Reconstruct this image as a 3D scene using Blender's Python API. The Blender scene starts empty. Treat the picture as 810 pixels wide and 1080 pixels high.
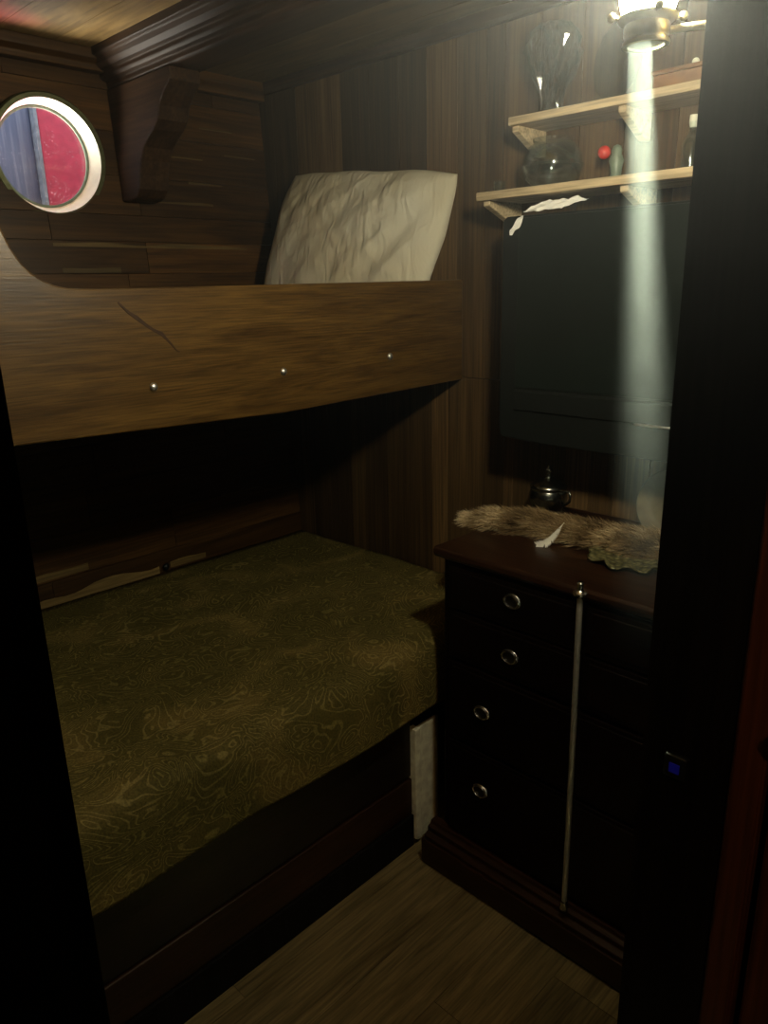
import bpy, bmesh, math, random
from mathutils import Vector, Matrix, noise
C = bpy.context.scene.collection
SC = bpy.context.scene
PI = math.pi
random.seed(7)

# ------------------------------------------------------------------ camera
cam_d = bpy.data.cameras.new('camera'); cam = bpy.data.objects.new('camera', cam_d); C.objects.link(cam)
yaw, pit, roll = math.radians(44.6815), math.radians(16.7651), math.radians(-1.3166)
fw = Vector((math.cos(yaw) * math.cos(pit), math.sin(yaw) * math.cos(pit), -math.sin(pit)))
r0 = Vector((math.sin(yaw), -math.cos(yaw), 0)); u0 = r0.cross(fw)
rr = r0 * math.cos(roll) + u0 * math.sin(roll); uu = -r0 * math.sin(roll) + u0 * math.cos(roll)
M = Matrix((rr, uu, -fw)).transposed().to_4x4(); M.translation = Vector((0, 0, 1.45))
cam.matrix_world = M
cam_d.sensor_fit = 'AUTO'; cam_d.sensor_width = 36.0; cam_d.lens = 792.268 / 1080 * 36
cam_d.clip_start = 0.02
SC.camera = cam

# ------------------------------------------------------------------ world, lights, exposure
w = bpy.data.worlds.new('daylight'); SC.world = w; w.use_nodes = True
w.node_tree.nodes['Background'].inputs[0].default_value = (0.80, 0.90, 1.0, 1)
w.node_tree.nodes['Background'].inputs[1].default_value = 3.0
BULB = 430.0          # radiance of the lamp globe
STREAK = 19.0           # watts of the added light that draws the streak below the bulb
HAZE = 0.034          # density of the added haze that carries the bulb's glare and the streak
def lamp(name, kind, loc, power, col, size):
    d = bpy.data.lights.new(name, kind); d.energy = power; d.color = col
    if kind == 'POINT': d.shadow_soft_size = size
    o = bpy.data.objects.new(name, d); C.objects.link(o); o.location = loc
    return o
pl = lamp('passage_light', 'SPOT', (0.02, -0.50, 1.70), 5.0, (1.0, 0.50, 0.22), 0)
pl.data.spot_size = math.radians(48); pl.data.spot_blend = .6; pl.data.shadow_soft_size = .04
pl.rotation_euler = (Vector((.79, .10, .80)) - Vector(pl.location)).to_track_quat('-Z', 'Y').to_euler()
def sun(name, d, power, col, angle):
    l = bpy.data.lights.new(name, 'SUN'); l.energy = power; l.color = col; l.angle = math.radians(angle)
    o = bpy.data.objects.new(name, l); C.objects.link(o); o.location = (1.0, 3.5, 0.3)
    o.rotation_euler = Vector(d).to_track_quat('-Z', 'Y').to_euler(); return o
# daylight glancing up off the water and the red boat side, in through the porthole onto the ceiling
sun('water_glare', (0.30, -0.52, 0.82), 24.0, (1.0, .93, .78), 62)
sun('red_boat_bounce', (-0.50, -0.42, 0.76), 15.0, (1.0, .30, .42), 24)
vs = SC.view_settings
SC.display_settings.display_device = 'sRGB'
vs.view_transform = 'Standard'; vs.look = 'None'; vs.exposure = 0.0; vs.gamma = 1.0; vs.use_curve_mapping = False
cy = SC.cycles
cy.use_denoising = True
cy.max_bounces = 10; cy.diffuse_bounces = 3; cy.glossy_bounces = 4; cy.transmission_bounces = 10
cy.transparent_max_bounces = 16; cy.volume_bounces = 0
cy.sample_clamp_indirect = 4.0
cy.caustics_reflective = False; cy.caustics_refractive = False
try: cy.volume_step_rate = 1.0; cy.volume_max_steps = 64
except Exception: pass

# ------------------------------------------------------------------ helpers
def tag(o, label=None, cat=None, group=None, kind=None):
    if label: o['label'] = label
    if cat: o['category'] = cat
    if group: o['group'] = group
    if kind: o['kind'] = kind
    return o
def thing(name, loc, label, cat, group=None):
    o = bpy.data.objects.new(name, None); C.objects.link(o); o.location = loc
    o.empty_display_size = 0.05
    return tag(o, label, cat, group)
def root_loc(p):
    v = Vector((0, 0, 0))
    while p is not None:
        v += Vector(p.location); p = p.parent
    return v

class MB:
    def __init__(s):
        s.bm = bmesh.new(); s.cl = s.bm.loops.layers.float_color.new('plank'); s.tone = 1.0
    def _paint(s, faces, tone):
        off = random.random()
        t = s.tone if tone is None else tone
        for f in faces:
            for l in f.loops: l[s.cl] = (t, off, 0, 1)
    def box(s, lo, hi, tone=None):
        v = [s.bm.verts.new((x, y, z)) for z in (lo[2], hi[2]) for y in (lo[1], hi[1]) for x in (lo[0], hi[0])]
        q = [(0, 2, 3, 1), (4, 5, 7, 6), (0, 1, 5, 4), (2, 6, 7, 3), (0, 4, 6, 2), (1, 3, 7, 5)]
        s._paint([s.bm.faces.new([v[i] for i in f]) for f in q], tone); return v
    def prism(s, pts, axis, a, b, tone=None):
        def P(p, t):
            return {'x': (t, p[0], p[1]), 'y': (p[0], t, p[1]), 'z': (p[0], p[1], t)}[axis]
        A = [s.bm.verts.new(P(p, a)) for p in pts]; B = [s.bm.verts.new(P(p, b)) for p in pts]
        n = len(pts); f = [s.bm.faces.new(A), s.bm.faces.new(B)]
        for i in range(n): f.append(s.bm.faces.new((A[i], A[(i + 1) % n], B[(i + 1) % n], B[i])))
        s._paint(f, tone); return A + B
    def lathe(s, prof, seg=32, mat=None, mod=None, tone=None, cap=True):
        """prof: list of (r, z); mod(angle, i) scales r."""
        rings = []; fs = []
        for i, (r, z) in enumerate(prof):
            ring = []
            if r < 1e-6:
                ring = [s.bm.verts.new((0, 0, z))] * seg
            else:
                for k in range(seg):
                    a = 2 * PI * k / seg; q = r * (mod(a, i) if mod else 1)
                    ring.append(s.bm.verts.new((q * math.cos(a), q * math.sin(a), z)))
            rings.append(ring)
        for A, B in zip(rings, rings[1:]):
            for k in range(seg):
                k2 = (k + 1) % seg
                vs_ = []
                for vv in (A[k], A[k2], B[k2], B[k]):
                    if vv not in vs_: vs_.append(vv)
                if len(vs_) >= 3: fs.append(s.bm.faces.new(vs_))
        if cap:
            for R in (rings[0], rings[-1]):
                if len(set(R)) == seg: fs.append(s.bm.faces.new(R))
        if mat is not None:
            done = set()
            for R in rings:
                for vv in R:
                    if vv not in done: vv.co = mat @ vv.co; done.add(vv)
        s._paint(fs, tone)
    def tube(s, pts, rad, seg=12, closed=False, tone=None):
        pts = [Vector(p) for p in pts]; n = len(pts); rings = []; fs = []
        prev = None
        for i, p in enumerate(pts):
            if closed: t = pts[(i + 1) % n] - pts[i - 1]
            else: t = pts[min(i + 1, n - 1)] - pts[max(i - 1, 0)]
            t.normalize()
            if prev is None:
                a = Vector((0, 0, 1)) if abs(t.z) < .9 else Vector((1, 0, 0))
                nx = t.cross(a).normalized()
            else: nx = (prev - t * prev.dot(t)).normalized()
            prev = nx; ny = t.cross(nx)
            r = rad[i] if isinstance(rad, (list, tuple)) else rad
            rings.append([s.bm.verts.new(p + (nx * math.cos(2 * PI * k / seg) + ny * math.sin(2 * PI * k / seg)) * r) for k in range(seg)])
        pairs = list(zip(rings, rings[1:])) + ([(rings[-1], rings[0])] if closed else [])
        for A, B in pairs:
            for k in range(seg): fs.append(s.bm.faces.new((A[k], A[(k + 1) % seg], B[(k + 1) % seg], B[k])))
        if not closed:
            fs.append(s.bm.faces.new(rings[0])); fs.append(s.bm.faces.new(rings[-1]))
        s._paint(fs, tone)
    def ball(s, c, r, seg=16, sc=(1, 1, 1), tone=None):
        prof = [(r * math.sin(PI * i / (seg // 2)), -r * math.cos(PI * i / (seg // 2))) for i in range(seg // 2 + 1)]
        prof[0] = (0, -r); prof[-1] = (0, r)
        s.lathe(prof, seg, Matrix.Translation(c) @ Matrix.Diagonal((*sc, 1)), tone=tone)
    def grid(s, fn, nu, nv, tone=None, wrap=False):
        g = [[s.bm.verts.new(fn(i / nu, j / nv)) for j in range(nv + 1)] for i in range(nu + 1)]
        fs = []
        for i in range(nu):
            for j in range(nv): fs.append(s.bm.faces.new((g[i][j], g[i + 1][j], g[i + 1][j + 1], g[i][j + 1])))
        s._paint(fs, tone); return g
    def build(s, name, mat, parent=None, smooth=False, bevel=0, seg=2, angle=None, sub=0, solid=0):
        bmesh.ops.recalc_face_normals(s.bm, faces=s.bm.faces)
        off = root_loc(parent)
        if off.length: bmesh.ops.translate(s.bm, vec=-off, verts=s.bm.verts)
        me = bpy.data.meshes.new(name); s.bm.to_mesh(me); s.bm.free()
        for m in (mat if isinstance(mat, list) else [mat]): me.materials.append(m)
        o = bpy.data.objects.new(name, me); C.objects.link(o); o.parent = parent
        if smooth:
            for p in me.polygons: p.use_smooth = True
        if solid:
            m = o.modifiers.new('solid', 'SOLIDIFY'); m.thickness = solid; m.offset = -1
        if bevel:
            m = o.modifiers.new('bevel', 'BEVEL'); m.width = bevel; m.segments = seg; m.limit_method = 'ANGLE'; m.angle_limit = math.radians(35)
        if sub:
            m = o.modifiers.new('sub', 'SUBSURF'); m.levels = sub; m.render_levels = sub
        if angle:
            me.set_sharp_from_angle(angle=math.radians(angle))
        return o
def struct(mb, name, mat, label, cat=None, **k):
    o = mb.build(name, mat, **k); o['kind'] = 'structure'; o['label'] = label; o['category'] = cat or name.split('_')[0]
    return o
def solo(mb, name, mat, label, cat, group=None, **k):
    return tag(mb.build(name, mat, **k), label, cat, group)

# ------------------------------------------------------------------ materials
def new_mat(name):
    m = bpy.data.materials.new(name); m.use_nodes = True
    nt = m.node_tree; b = nt.nodes['Principled BSDF']
    return m, nt, b
def N(nt, t, **k):
    n = nt.nodes.new(t)
    for a, v in k.items():
        if a in ('inp',):
            for kk, vv in v.items(): n.inputs[kk].default_value = vv
        else: setattr(n, a, v)
    return n
def ramp(nt, stops):
    r = nt.nodes.new('ShaderNodeValToRGB'); e = r.color_ramp.elements
    while len(e) > 1: e.remove(e[-1])
    e[0].position = stops[0][0]; e[0].color = (*stops[0][1], 1)
    for p, c in stops[1:]:
        q = e.new(p); q.color = (*c, 1)
    return r
def plain(name, col, rough=.5, metal=0, spec=.5, bump=0, bscale=60, vary=.25, coat=0):
    m, nt, b = new_mat(name)
    b.inputs['Roughness'].default_value = rough; b.inputs['Metallic'].default_value = metal
    b.inputs['Specular IOR Level'].default_value = spec; b.inputs['Coat Weight'].default_value = coat
    tc = N(nt, 'ShaderNodeTexCoord'); n = N(nt, 'ShaderNodeTexNoise', inp={'Scale': bscale, 'Detail': 4})
    nt.links.new(tc.outputs['Object'], n.inputs['Vector'])
    r = ramp(nt, [(.3, tuple(c * (1 - vary) for c in col)), (.7, tuple(min(1, c * (1 + vary)) for c in col))])
    nt.links.new(n.outputs['Fac'], r.inputs[0]); nt.links.new(r.outputs[0], b.inputs['Base Color'])
    if bump:
        bp = N(nt, 'ShaderNodeBump', inp={'Strength': bump, 'Distance': .004})
        nt.links.new(n.outputs['Fac'], bp.inputs['Height']); nt.links.new(bp.outputs[0], b.inputs['Normal'])
    return m
def wood(name, dark, light, axis='x', rough=.5, along=1.6, across=18, bump=.15, knots=False, spec=.4, coat=0):
    m, nt, b = new_mat(name); L = nt.links.new
    b.inputs['Roughness'].default_value = rough; b.inputs['Specular IOR Level'].default_value = spec
    b.inputs['Coat Weight'].default_value = coat; b.inputs['Coat Roughness'].default_value = .25
    tc = N(nt, 'ShaderNodeTexCoord'); at = N(nt, 'ShaderNodeAttribute', attribute_name='plank')
    sep = N(nt, 'ShaderNodeSeparateColor'); L(at.outputs['Color'], sep.inputs[0])
    off = N(nt, 'ShaderNodeVectorMath', operation='SCALE'); off.inputs[0].default_value = (13.7, 9.1, 17.3); L(sep.outputs[1], off.inputs['Scale'])
    add = N(nt, 'ShaderNodeVectorMath', operation='ADD'); L(tc.outputs['Object'], add.inputs[0]); L(off.outputs[0], add.inputs[1])
    mp = N(nt, 'ShaderNodeMapping'); sc = {'x': (along, across, across), 'y': (across, along, across), 'z': (across, across, along)}[axis]
    mp.inputs['Scale'].default_value = sc; L(add.outputs[0], mp.inputs['Vector'])
    n1 = N(nt, 'ShaderNodeTexNoise', inp={'Scale': 1.0, 'Detail': 6, 'Roughness': .62, 'Distortion': 1.1}); L(mp.outputs[0], n1.inputs['Vector'])
    mp2 = N(nt, 'ShaderNodeMapping'); mp2.inputs['Scale'].default_value = tuple(x * (9 if x == across else 3) for x in sc); L(add.outputs[0], mp2.inputs['Vector'])
    n2 = N(nt, 'ShaderNodeTexNoise', inp={'Scale': 1.0, 'Detail': 3}); L(mp2.outputs[0], n2.inputs['Vector'])
    mid = tuple((a + c) / 2 for a, c in zip(dark, light))
    r1 = ramp(nt, [(.30, dark), (.5, mid), (.72, light)]); L(n1.outputs['Fac'], r1.inputs[0])
    r2 = ramp(nt, [(.35, (.55, .55, .55)), (.6, (1.1, 1.1, 1.1))]); L(n2.outputs['Fac'], r2.inputs[0])
    mx = N(nt, 'ShaderNodeMix', data_type='RGBA', blend_type='MULTIPLY'); mx.inputs[0].default_value = .8
    L(r1.outputs[0], mx.inputs[6]); L(r2.outputs[0], mx.inputs[7])
    last = mx.outputs[2]
    if knots:
        vo = N(nt, 'ShaderNodeTexVoronoi', inp={'Scale': 4.2}); mk = N(nt, 'ShaderNodeMapping'); mk.inputs['Scale'].default_value = tuple(1.0 if x == across else .55 for x in sc)
        L(add.outputs[0], mk.inputs[0]); L(mk.outputs[0], vo.inputs['Vector'])
        rk = ramp(nt, [(.05, (.22, .14, .1)), (.11, (1, 1, 1))]); L(vo.outputs['Distance'], rk.inputs[0])
        m3 = N(nt, 'ShaderNodeMix', data_type='RGBA', blend_type='MULTIPLY'); m3.inputs[0].default_value = 1
        L(last, m3.inputs[6]); L(rk.outputs[0], m3.inputs[7]); last = m3.outputs[2]
    vm = N(nt, 'ShaderNodeVectorMath', operation='SCALE'); L(last, vm.inputs[0]); L(sep.outputs[0], vm.inputs['Scale'])
    L(vm.outputs[0], b.inputs['Base Color'])
    bp = N(nt, 'ShaderNodeBump', inp={'Strength': bump, 'Distance': .003}); L(n2.outputs['Fac'], bp.inputs['Height']); L(bp.outputs[0], b.inputs['Normal'])
    return m
def glass(name, col=(1, 1, 1), clear=.15):
    m, nt, b = new_mat(name); nt.nodes.remove(b)
    tr = N(nt, 'ShaderNodeBsdfTransparent', inp={'Color': (*col, 1)}); gl = N(nt, 'ShaderNodeBsdfGlossy', inp={'Roughness': .10, 'Color': (1, 1, 1, 1)})
    fr = N(nt, 'ShaderNodeLayerWeight', inp={'Blend': .28}); rp = ramp(nt, [(0, (.06, .06, .06)), (.5, (.22, .22, .22)), (1, (1, 1, 1))]); nt.links.new(fr.outputs['Facing'], rp.inputs[0])
    m1 = N(nt, 'ShaderNodeMixShader'); nt.links.new(rp.outputs[0], m1.inputs[0]); nt.links.new(tr.outputs[0], m1.inputs[1]); nt.links.new(gl.outputs[0], m1.inputs[2])
    gb = N(nt, 'ShaderNodeBsdfGlass', inp={'Color': (.95, 1, .98, 1), 'Roughness': .02, 'IOR': 1.45})
    m2 = N(nt, 'ShaderNodeMixShader', inp={0: clear}); nt.links.new(m1.outputs[0], m2.inputs[1]); nt.links.new(gb.outputs[0], m2.inputs[2])
    nt.links.new(m2.outputs[0], nt.nodes['Material Output'].inputs[0]); return m

def emit(name, col, s):
    m, nt, b = new_mat(name)
    b.inputs['Base Color'].default_value = (*col, 1)
    b.inputs['Emission Color'].default_value = (*col, 1); b.inputs['Emission Strength'].default_value = s
    return m

W = {}
W['hull'] = wood('hull_cedar', (.030, .013, .0035), (.105, .050, .013), 'x', rough=.42)
W['sap'] = wood('sapwood', (.16, .105, .035), (.32, .22, .08), 'x', rough=.5)
W['panel'] = wood('panel_walnut', (.050, .027, .010), (.125, .076, .030), 'z', rough=.5, along=1.2, across=22)
W['ceil'] = wood('ceiling_pine', (.20, .120, .040), (.42, .28, .110), 'y', rough=.4, along=2.2, across=9, knots=True)
W['floor'] = wood('floor_laminate', (.13, .098, .042), (.36, .285, .135), 'x', rough=.45, along=2.5, across=22)
W['rail'] = wood('rail_oak', (.046, .022, .0045), (.128, .070, .016), 'x', rough=.36, along=3.5, across=34, bump=.10)
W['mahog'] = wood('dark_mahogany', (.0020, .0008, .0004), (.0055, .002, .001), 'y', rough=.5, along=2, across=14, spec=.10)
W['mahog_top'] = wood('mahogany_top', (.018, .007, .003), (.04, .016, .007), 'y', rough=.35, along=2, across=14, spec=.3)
W['mahog_red'] = wood('red_mahogany', (.014, .005, .002), (.042, .017, .007), 'x', rough=.4, along=2, across=14)
W['beam'] = wood('beam_teak', (.022, .010, .004), (.055, .028, .012), 'y', rough=.52, along=1.5, across=14, spec=.22, bump=.05)
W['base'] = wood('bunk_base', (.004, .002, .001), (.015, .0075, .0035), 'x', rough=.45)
W['shelf'] = wood('raw_pine', (.42, .32, .18), (.62, .50, .32), 'y', rough=.6, along=2.5, across=20)
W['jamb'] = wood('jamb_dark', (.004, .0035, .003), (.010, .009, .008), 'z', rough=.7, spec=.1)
W['casing'] = wood('casing_red', (.06, .018, .008), (.16, .055, .025), 'z', rough=.5)
m_black = plain('black_plastic', (.006, .008, .007), .45, spec=.3, bscale=200)
m_screen = plain('dark_screen', (.006, .010, .008), .30, spec=.35, bscale=5)
m_steel = plain('polished_steel', (.62, .60, .55), .22, 1, bscale=40, vary=.1)
m_bolt = plain('bolt_steel', (.75, .73, .68), .38, 1, bscale=60, vary=.08)
m_satin = plain('satin_rod', (.42, .40, .35), .45, .55, bscale=90, vary=.15)
m_silver = plain('tarnished_silver', (.26, .27, .24), .24, 1, bscale=30, vary=.35)
m_brass = plain('aged_brass', (.55, .47, .27), .3, 1, bscale=40, vary=.2)
m_brown = plain('dark_backing', (.012, .006, .003), .8)
m_white = plain('white_painted_trim', (.88, .84, .60), .5, bump=.1, bscale=40)
m_cream = plain('cream_paint', (.80, .80, .66), .45, bscale=30, vary=.08)
m_rim = plain('verdigris_brass', (.16, .17, .09), .35, .8, bscale=50)
m_paper = plain('white_paper', (.80, .80, .76), .7, bscale=20, vary=.06)
m_red = plain('red_bead', (.62, .04, .03), .3)
m_green = plain('grey_green_ceramic', (.16, .21, .16), .4)
m_feather = plain('white_feather', (.80, .78, .68), .7, bscale=80, vary=.1)
m_glass = glass('clear_glass', (.90, .94, .93))
m_box = plain('brown_box', (.20, .105, .045), .5, bscale=25)
m_mattress = plain('mattress_ticking', (.10, .09, .06), .9)

def fabric_pillow():
    m, nt, b = new_mat('pillow_cotton'); L = nt.links.new
    b.inputs['Roughness'].default_value = .85; b.inputs['Specular IOR Level'].default_value = .15
    tc = N(nt, 'ShaderNodeTexCoord'); n = N(nt, 'ShaderNodeTexNoise', inp={'Scale': 3.5, 'Detail': 2}); L(tc.outputs['Object'], n.inputs['Vector'])
    r = ramp(nt, [(.3, (.52, .46, .31)), (.7, (.64, .62, .51))]); L(n.outputs['Fac'], r.inputs[0]); L(r.outputs[0], b.inputs['Base Color'])
    mp = N(nt, 'ShaderNodeMapping', inp={'Rotation': (.9, 0, 0), 'Scale': (8, 26, 7)}); L(tc.outputs['Object'], mp.inputs[0])
    n2 = N(nt, 'ShaderNodeTexNoise', inp={'Scale': 1, 'Detail': 3, 'Distortion': 2.0}); L(mp.outputs[0], n2.inputs['Vector'])
    bp = N(nt, 'ShaderNodeBump', inp={'Strength': .6, 'Distance': .012}); L(n2.outputs['Fac'], bp.inputs['Height']); L(bp.outputs[0], b.inputs['Normal'])
    return m
def brocade():
    m, nt, b = new_mat('olive_brocade'); L = nt.links.new
    b.inputs['Roughness'].default_value = .8; b.inputs['Specular IOR Level'].default_value = .2
    tc = N(nt, 'ShaderNodeTexCoord')
    mp = N(nt, 'ShaderNodeMapping', inp={'Scale': (1.0, 1.25, 1.25)}); L(tc.outputs['Object'], mp.inputs[0])
    n = N(nt, 'ShaderNodeTexNoise', inp={'Scale': 6.5, 'Detail': 1.6, 'Roughness': .5, 'Distortion': 1.5}); L(mp.outputs[0], n.inputs['Vector'])
    mu = N(nt, 'ShaderNodeMath', operation='MULTIPLY'); mu.inputs[1].default_value = 120; L(n.outputs['Fac'], mu.inputs[0])
    si = N(nt, 'ShaderNodeMath', operation='SINE'); L(mu.outputs[0], si.inputs[0])
    r = ramp(nt, [(.45, (0, 0, 0)), (.95, (1, 1, 1))]); L(si.outputs[0], r.inputs[0])
    n3 = N(nt, 'ShaderNodeTexNoise', inp={'Scale': 4.2, 'Detail': 2.5, 'Distortion': 1.0}); L(mp.outputs[0], n3.inputs['Vector'])
    r3 = ramp(nt, [(.42, (.092, .076, .019)), (.54, (.115, .094, .024)), (.64, (.175, .130, .036))]); L(n3.outputs['Fac'], r3.inputs[0])
    mx = N(nt, 'ShaderNodeMix', data_type='RGBA', blend_type='MIX'); L(r.outputs[0], mx.inputs[0])
    r4 = ramp(nt, [(.42, (.185, .155, .045)), (.6, (.27, .21, .07))]); L(n3.outputs['Fac'], r4.inputs[0])
    L(r3.outputs[0], mx.inputs[6]); L(r4.outputs[0], mx.inputs[7])
    n4 = N(nt, 'ShaderNodeTexNoise', inp={'Scale': 260, 'Detail': 2}); L(tc.outputs['Object'], n4.inputs['Vector'])
    r5 = ramp(nt, [(.3, (.6, .6, .6)), (.7, (1.15, 1.15, 1.15))]); L(n4.outputs['Fac'], r5.inputs[0])
    m2 = N(nt, 'ShaderNodeMix', data_type='RGBA', blend_type='MULTIPLY'); m2.inputs[0].default_value = 1
    L(mx.outputs[2], m2.inputs[6]); L(r5.outputs[0], m2.inputs[7]); L(m2.outputs[2], b.inputs['Base Color'])
    ad = N(nt, 'ShaderNodeMath', operation='MULTIPLY_ADD'); ad.inputs[1].default_value = .4; L(n4.outputs['Fac'], ad.inputs[0]); L(r.outputs[0], ad.inputs[2])
    bp = N(nt, 'ShaderNodeBump', inp={'Strength': .35, 'Distance': .003}); L(ad.outputs[0], bp.inputs['Height']); L(bp.outputs[0], b.inputs['Normal'])
    return m
def fur_mat():
    m, nt, b = new_mat('brown_fur'); L = nt.links.new
    b.inputs['Roughness'].default_value = .6; b.inputs['Specular IOR Level'].default_value = .25
    at = N(nt, 'ShaderNodeAttribute', attribute_name='plank'); sep = N(nt, 'ShaderNodeSeparateColor'); L(at.outputs['Color'], sep.inputs[0])
    r = ramp(nt, [(0, (.06, .035, .014)), (.45, (.33, .225, .105)), (1, (.85, .70, .43))]); L(sep.outputs[0], r.inputs[0]); L(r.outputs[0], b.inputs['Base Color'])
    return m
def pane_mat():
    m, nt, b = new_mat('porthole_glass'); L = nt.links.new; nt.nodes.remove(b)
    tc = N(nt, 'ShaderNodeTexCoord'); v = N(nt, 'ShaderNodeTexVoronoi', inp={'Scale': 120, 'Randomness': 1.0}); L(tc.outputs['Object'], v.inputs['Vector'])
    r = ramp(nt, [(.12, (.8, .8, .8)), (.22, (.0, .0, .0))]); L(v.outputs['Distance'], r.inputs[0])
    n = N(nt, 'ShaderNodeTexNoise', inp={'Scale': 14, 'Detail': 3}); L(tc.outputs['Object'], n.inputs['Vector'])
    r2 = ramp(nt, [(.42, (.0, .0, .0)), (.7, (.14, .14, .14))]); L(n.outputs['Fac'], r2.inputs[0])
    mu = N(nt, 'ShaderNodeMath', operation='MULTIPLY'); L(r.outputs[0], mu.inputs[0]); L(r2.outputs[0], mu.inputs[1])
    tr = N(nt, 'ShaderNodeBsdfTransparent'); di = N(nt, 'ShaderNodeBsdfTranslucent', inp={'Color': (.9, .92, .95, 1)})
    gl = N(nt, 'ShaderNodeBsdfGlossy', inp={'Roughness': .05, 'Color': (.9, .9, .9, 1)})
    m1 = N(nt, 'ShaderNodeMixShader'); L(mu.outputs[0], m1.inputs[0]); L(tr.outputs[0], m1.inputs[1]); L(di.outputs[0], m1.inputs[2])
    m2 = N(nt, 'ShaderNodeMixShader'); m2.inputs[0].default_value = .05; L(m1.outputs[0], m2.inputs[1]); L(gl.outputs[0], m2.inputs[2])
    L(m2.outputs[0], nt.nodes['Material Output'].inputs[0]); return m
def streak_mat():
    m, nt, b = new_mat('streaked_blue_hull'); L = nt.links.new
    tc = N(nt, 'ShaderNodeTexCoord'); mp = N(nt, 'ShaderNodeMapping', inp={'Scale': (26, 4, 1.4)}); L(tc.outputs['Object'], mp.inputs[0])
    n = N(nt, 'ShaderNodeTexNoise', inp={'Scale': 1, 'Detail': 4}); L(mp.outputs[0], n.inputs['Vector'])
    r = ramp(nt, [(.35, (.085, .11, .19)), (.52, (.15, .18, .28)), (.68, (.36, .40, .49))]); L(n.outputs['Fac'], r.inputs[0]); L(r.outputs[0], b.inputs['Base Color'])
    return m
def plate_mat():
    m, nt, b = new_mat('doily_relief'); L = nt.links.new
    b.inputs['Roughness'].default_value = .5; b.inputs['Metallic'].default_value = .15
    tc = N(nt, 'ShaderNodeTexCoord'); v = N(nt, 'ShaderNodeTexVoronoi', inp={'Scale': 90}); L(tc.outputs['Object'], v.inputs['Vector'])
    r = ramp(nt, [(.1, (.34, .31, .15)), (.5, (.13, .125, .05)), (.8, (.04, .04, .015))]); L(v.outputs['Distance'], r.inputs[0]); L(r.outputs[0], b.inputs['Base Color'])
    bp = N(nt, 'ShaderNodeBump', inp={'Strength': .8, 'Distance': .006}); bp.invert = True; L(v.outputs['Distance'], bp.inputs['Height']); L(bp.outputs[0], b.inputs['Normal'])
    return m
def emit(name, col, s):
    m, nt, b = new_mat(name)
    b.inputs['Base Color'].default_value = (*col, 1)
    b.inputs['Emission Color'].default_value = (*col, 1); b.inputs['Emission Strength'].default_value = s
    return m

W = {}
W['hull'] = wood('hull_cedar', (.030, .013, .0035), (.105, .050, .013), 'x', rough=.42)
W['sap'] = wood('sapwood', (.16, .105, .035), (.32, .22, .08), 'x', rough=.5)
W['panel'] = wood('panel_walnut', (.050, .027, .010), (.125, .076, .030), 'z', rough=.5, along=1.2, across=22)
W['ceil'] = wood('ceiling_pine', (.20, .120, .040), (.42, .28, .110), 'y', rough=.4, along=2.2, across=9, knots=True)
W['floor'] = wood('floor_laminate', (.13, .098, .042), (.36, .285, .135), 'x', rough=.45, along=2.5, across=22)
W['rail'] = wood('rail_oak', (.046, .022, .0045), (.128, .070, .016), 'x', rough=.36, along=3.5, across=34, bump=.10)
W['mahog'] = wood('dark_mahogany', (.0020, .0008, .0004), (.0055, .002, .001), 'y', rough=.5, along=2, across=14, spec=.10)
W['mahog_top'] = wood('mahogany_top', (.018, .007, .003), (.04, .016, .007), 'y', rough=.35, along=2, across=14, spec=.3)
W['mahog_red'] = wood('red_mahogany', (.014, .005, .002), (.042, .017, .007), 'x', rough=.4, along=2, across=14)
W['beam'] = wood('beam_teak', (.022, .010, .004), (.055, .028, .012), 'y', rough=.52, along=1.5, across=14, spec=.22, bump=.05)
W['base'] = wood('bunk_base', (.004, .002, .001), (.015, .0075, .0035), 'x', rough=.45)
W['shelf'] = wood('raw_pine', (.42, .32, .18), (.62, .50, .32), 'y', rough=.6, along=2.5, across=20)
W['jamb'] = wood('jamb_dark', (.004, .0035, .003), (.010, .009, .008), 'z', rough=.7, spec=.1)
W['casing'] = wood('casing_red', (.06, .018, .008), (.16, .055, .025), 'z', rough=.5)
m_black = plain('black_plastic', (.006, .008, .007), .45, spec=.3, bscale=200)
m_screen = plain('dark_screen', (.006, .010, .008), .30, spec=.35, bscale=5)
m_steel = plain('polished_steel', (.62, .60, .55), .22, 1, bscale=40, vary=.1)
m_bolt = plain('bolt_steel', (.75, .73, .68), .38, 1, bscale=60, vary=.08)
m_satin = plain('satin_rod', (.42, .40, .35), .45, .55, bscale=90, vary=.15)
m_silver = plain('tarnished_silver', (.26, .27, .24), .24, 1, bscale=30, vary=.35)
m_brass = plain('aged_brass', (.55, .47, .27), .3, 1, bscale=40, vary=.2)
m_brown = plain('dark_backing', (.012, .006, .003), .8)
m_white = plain('white_painted_trim', (.88, .84, .60), .5, bump=.1, bscale=40)
m_cream = plain('cream_paint', (.80, .80, .66), .45, bscale=30, vary=.08)
m_rim = plain('verdigris_brass', (.16, .17, .09), .35, .8, bscale=50)
m_paper = plain('white_paper', (.80, .80, .76), .7, bscale=20, vary=.06)
m_red = plain('red_bead', (.62, .04, .03), .3)
m_green = plain('grey_green_ceramic', (.16, .21, .16), .4)
m_feather = plain('white_feather', (.80, .78, .68), .7, bscale=80, vary=.1)
m_glass = glass('clear_glass', (.90, .94, .93))
m_box = plain('brown_box', (.20, .105, .045), .5, bscale=25)
m_mattress = plain('mattress_ticking', (.10, .09, .06), .9)

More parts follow.
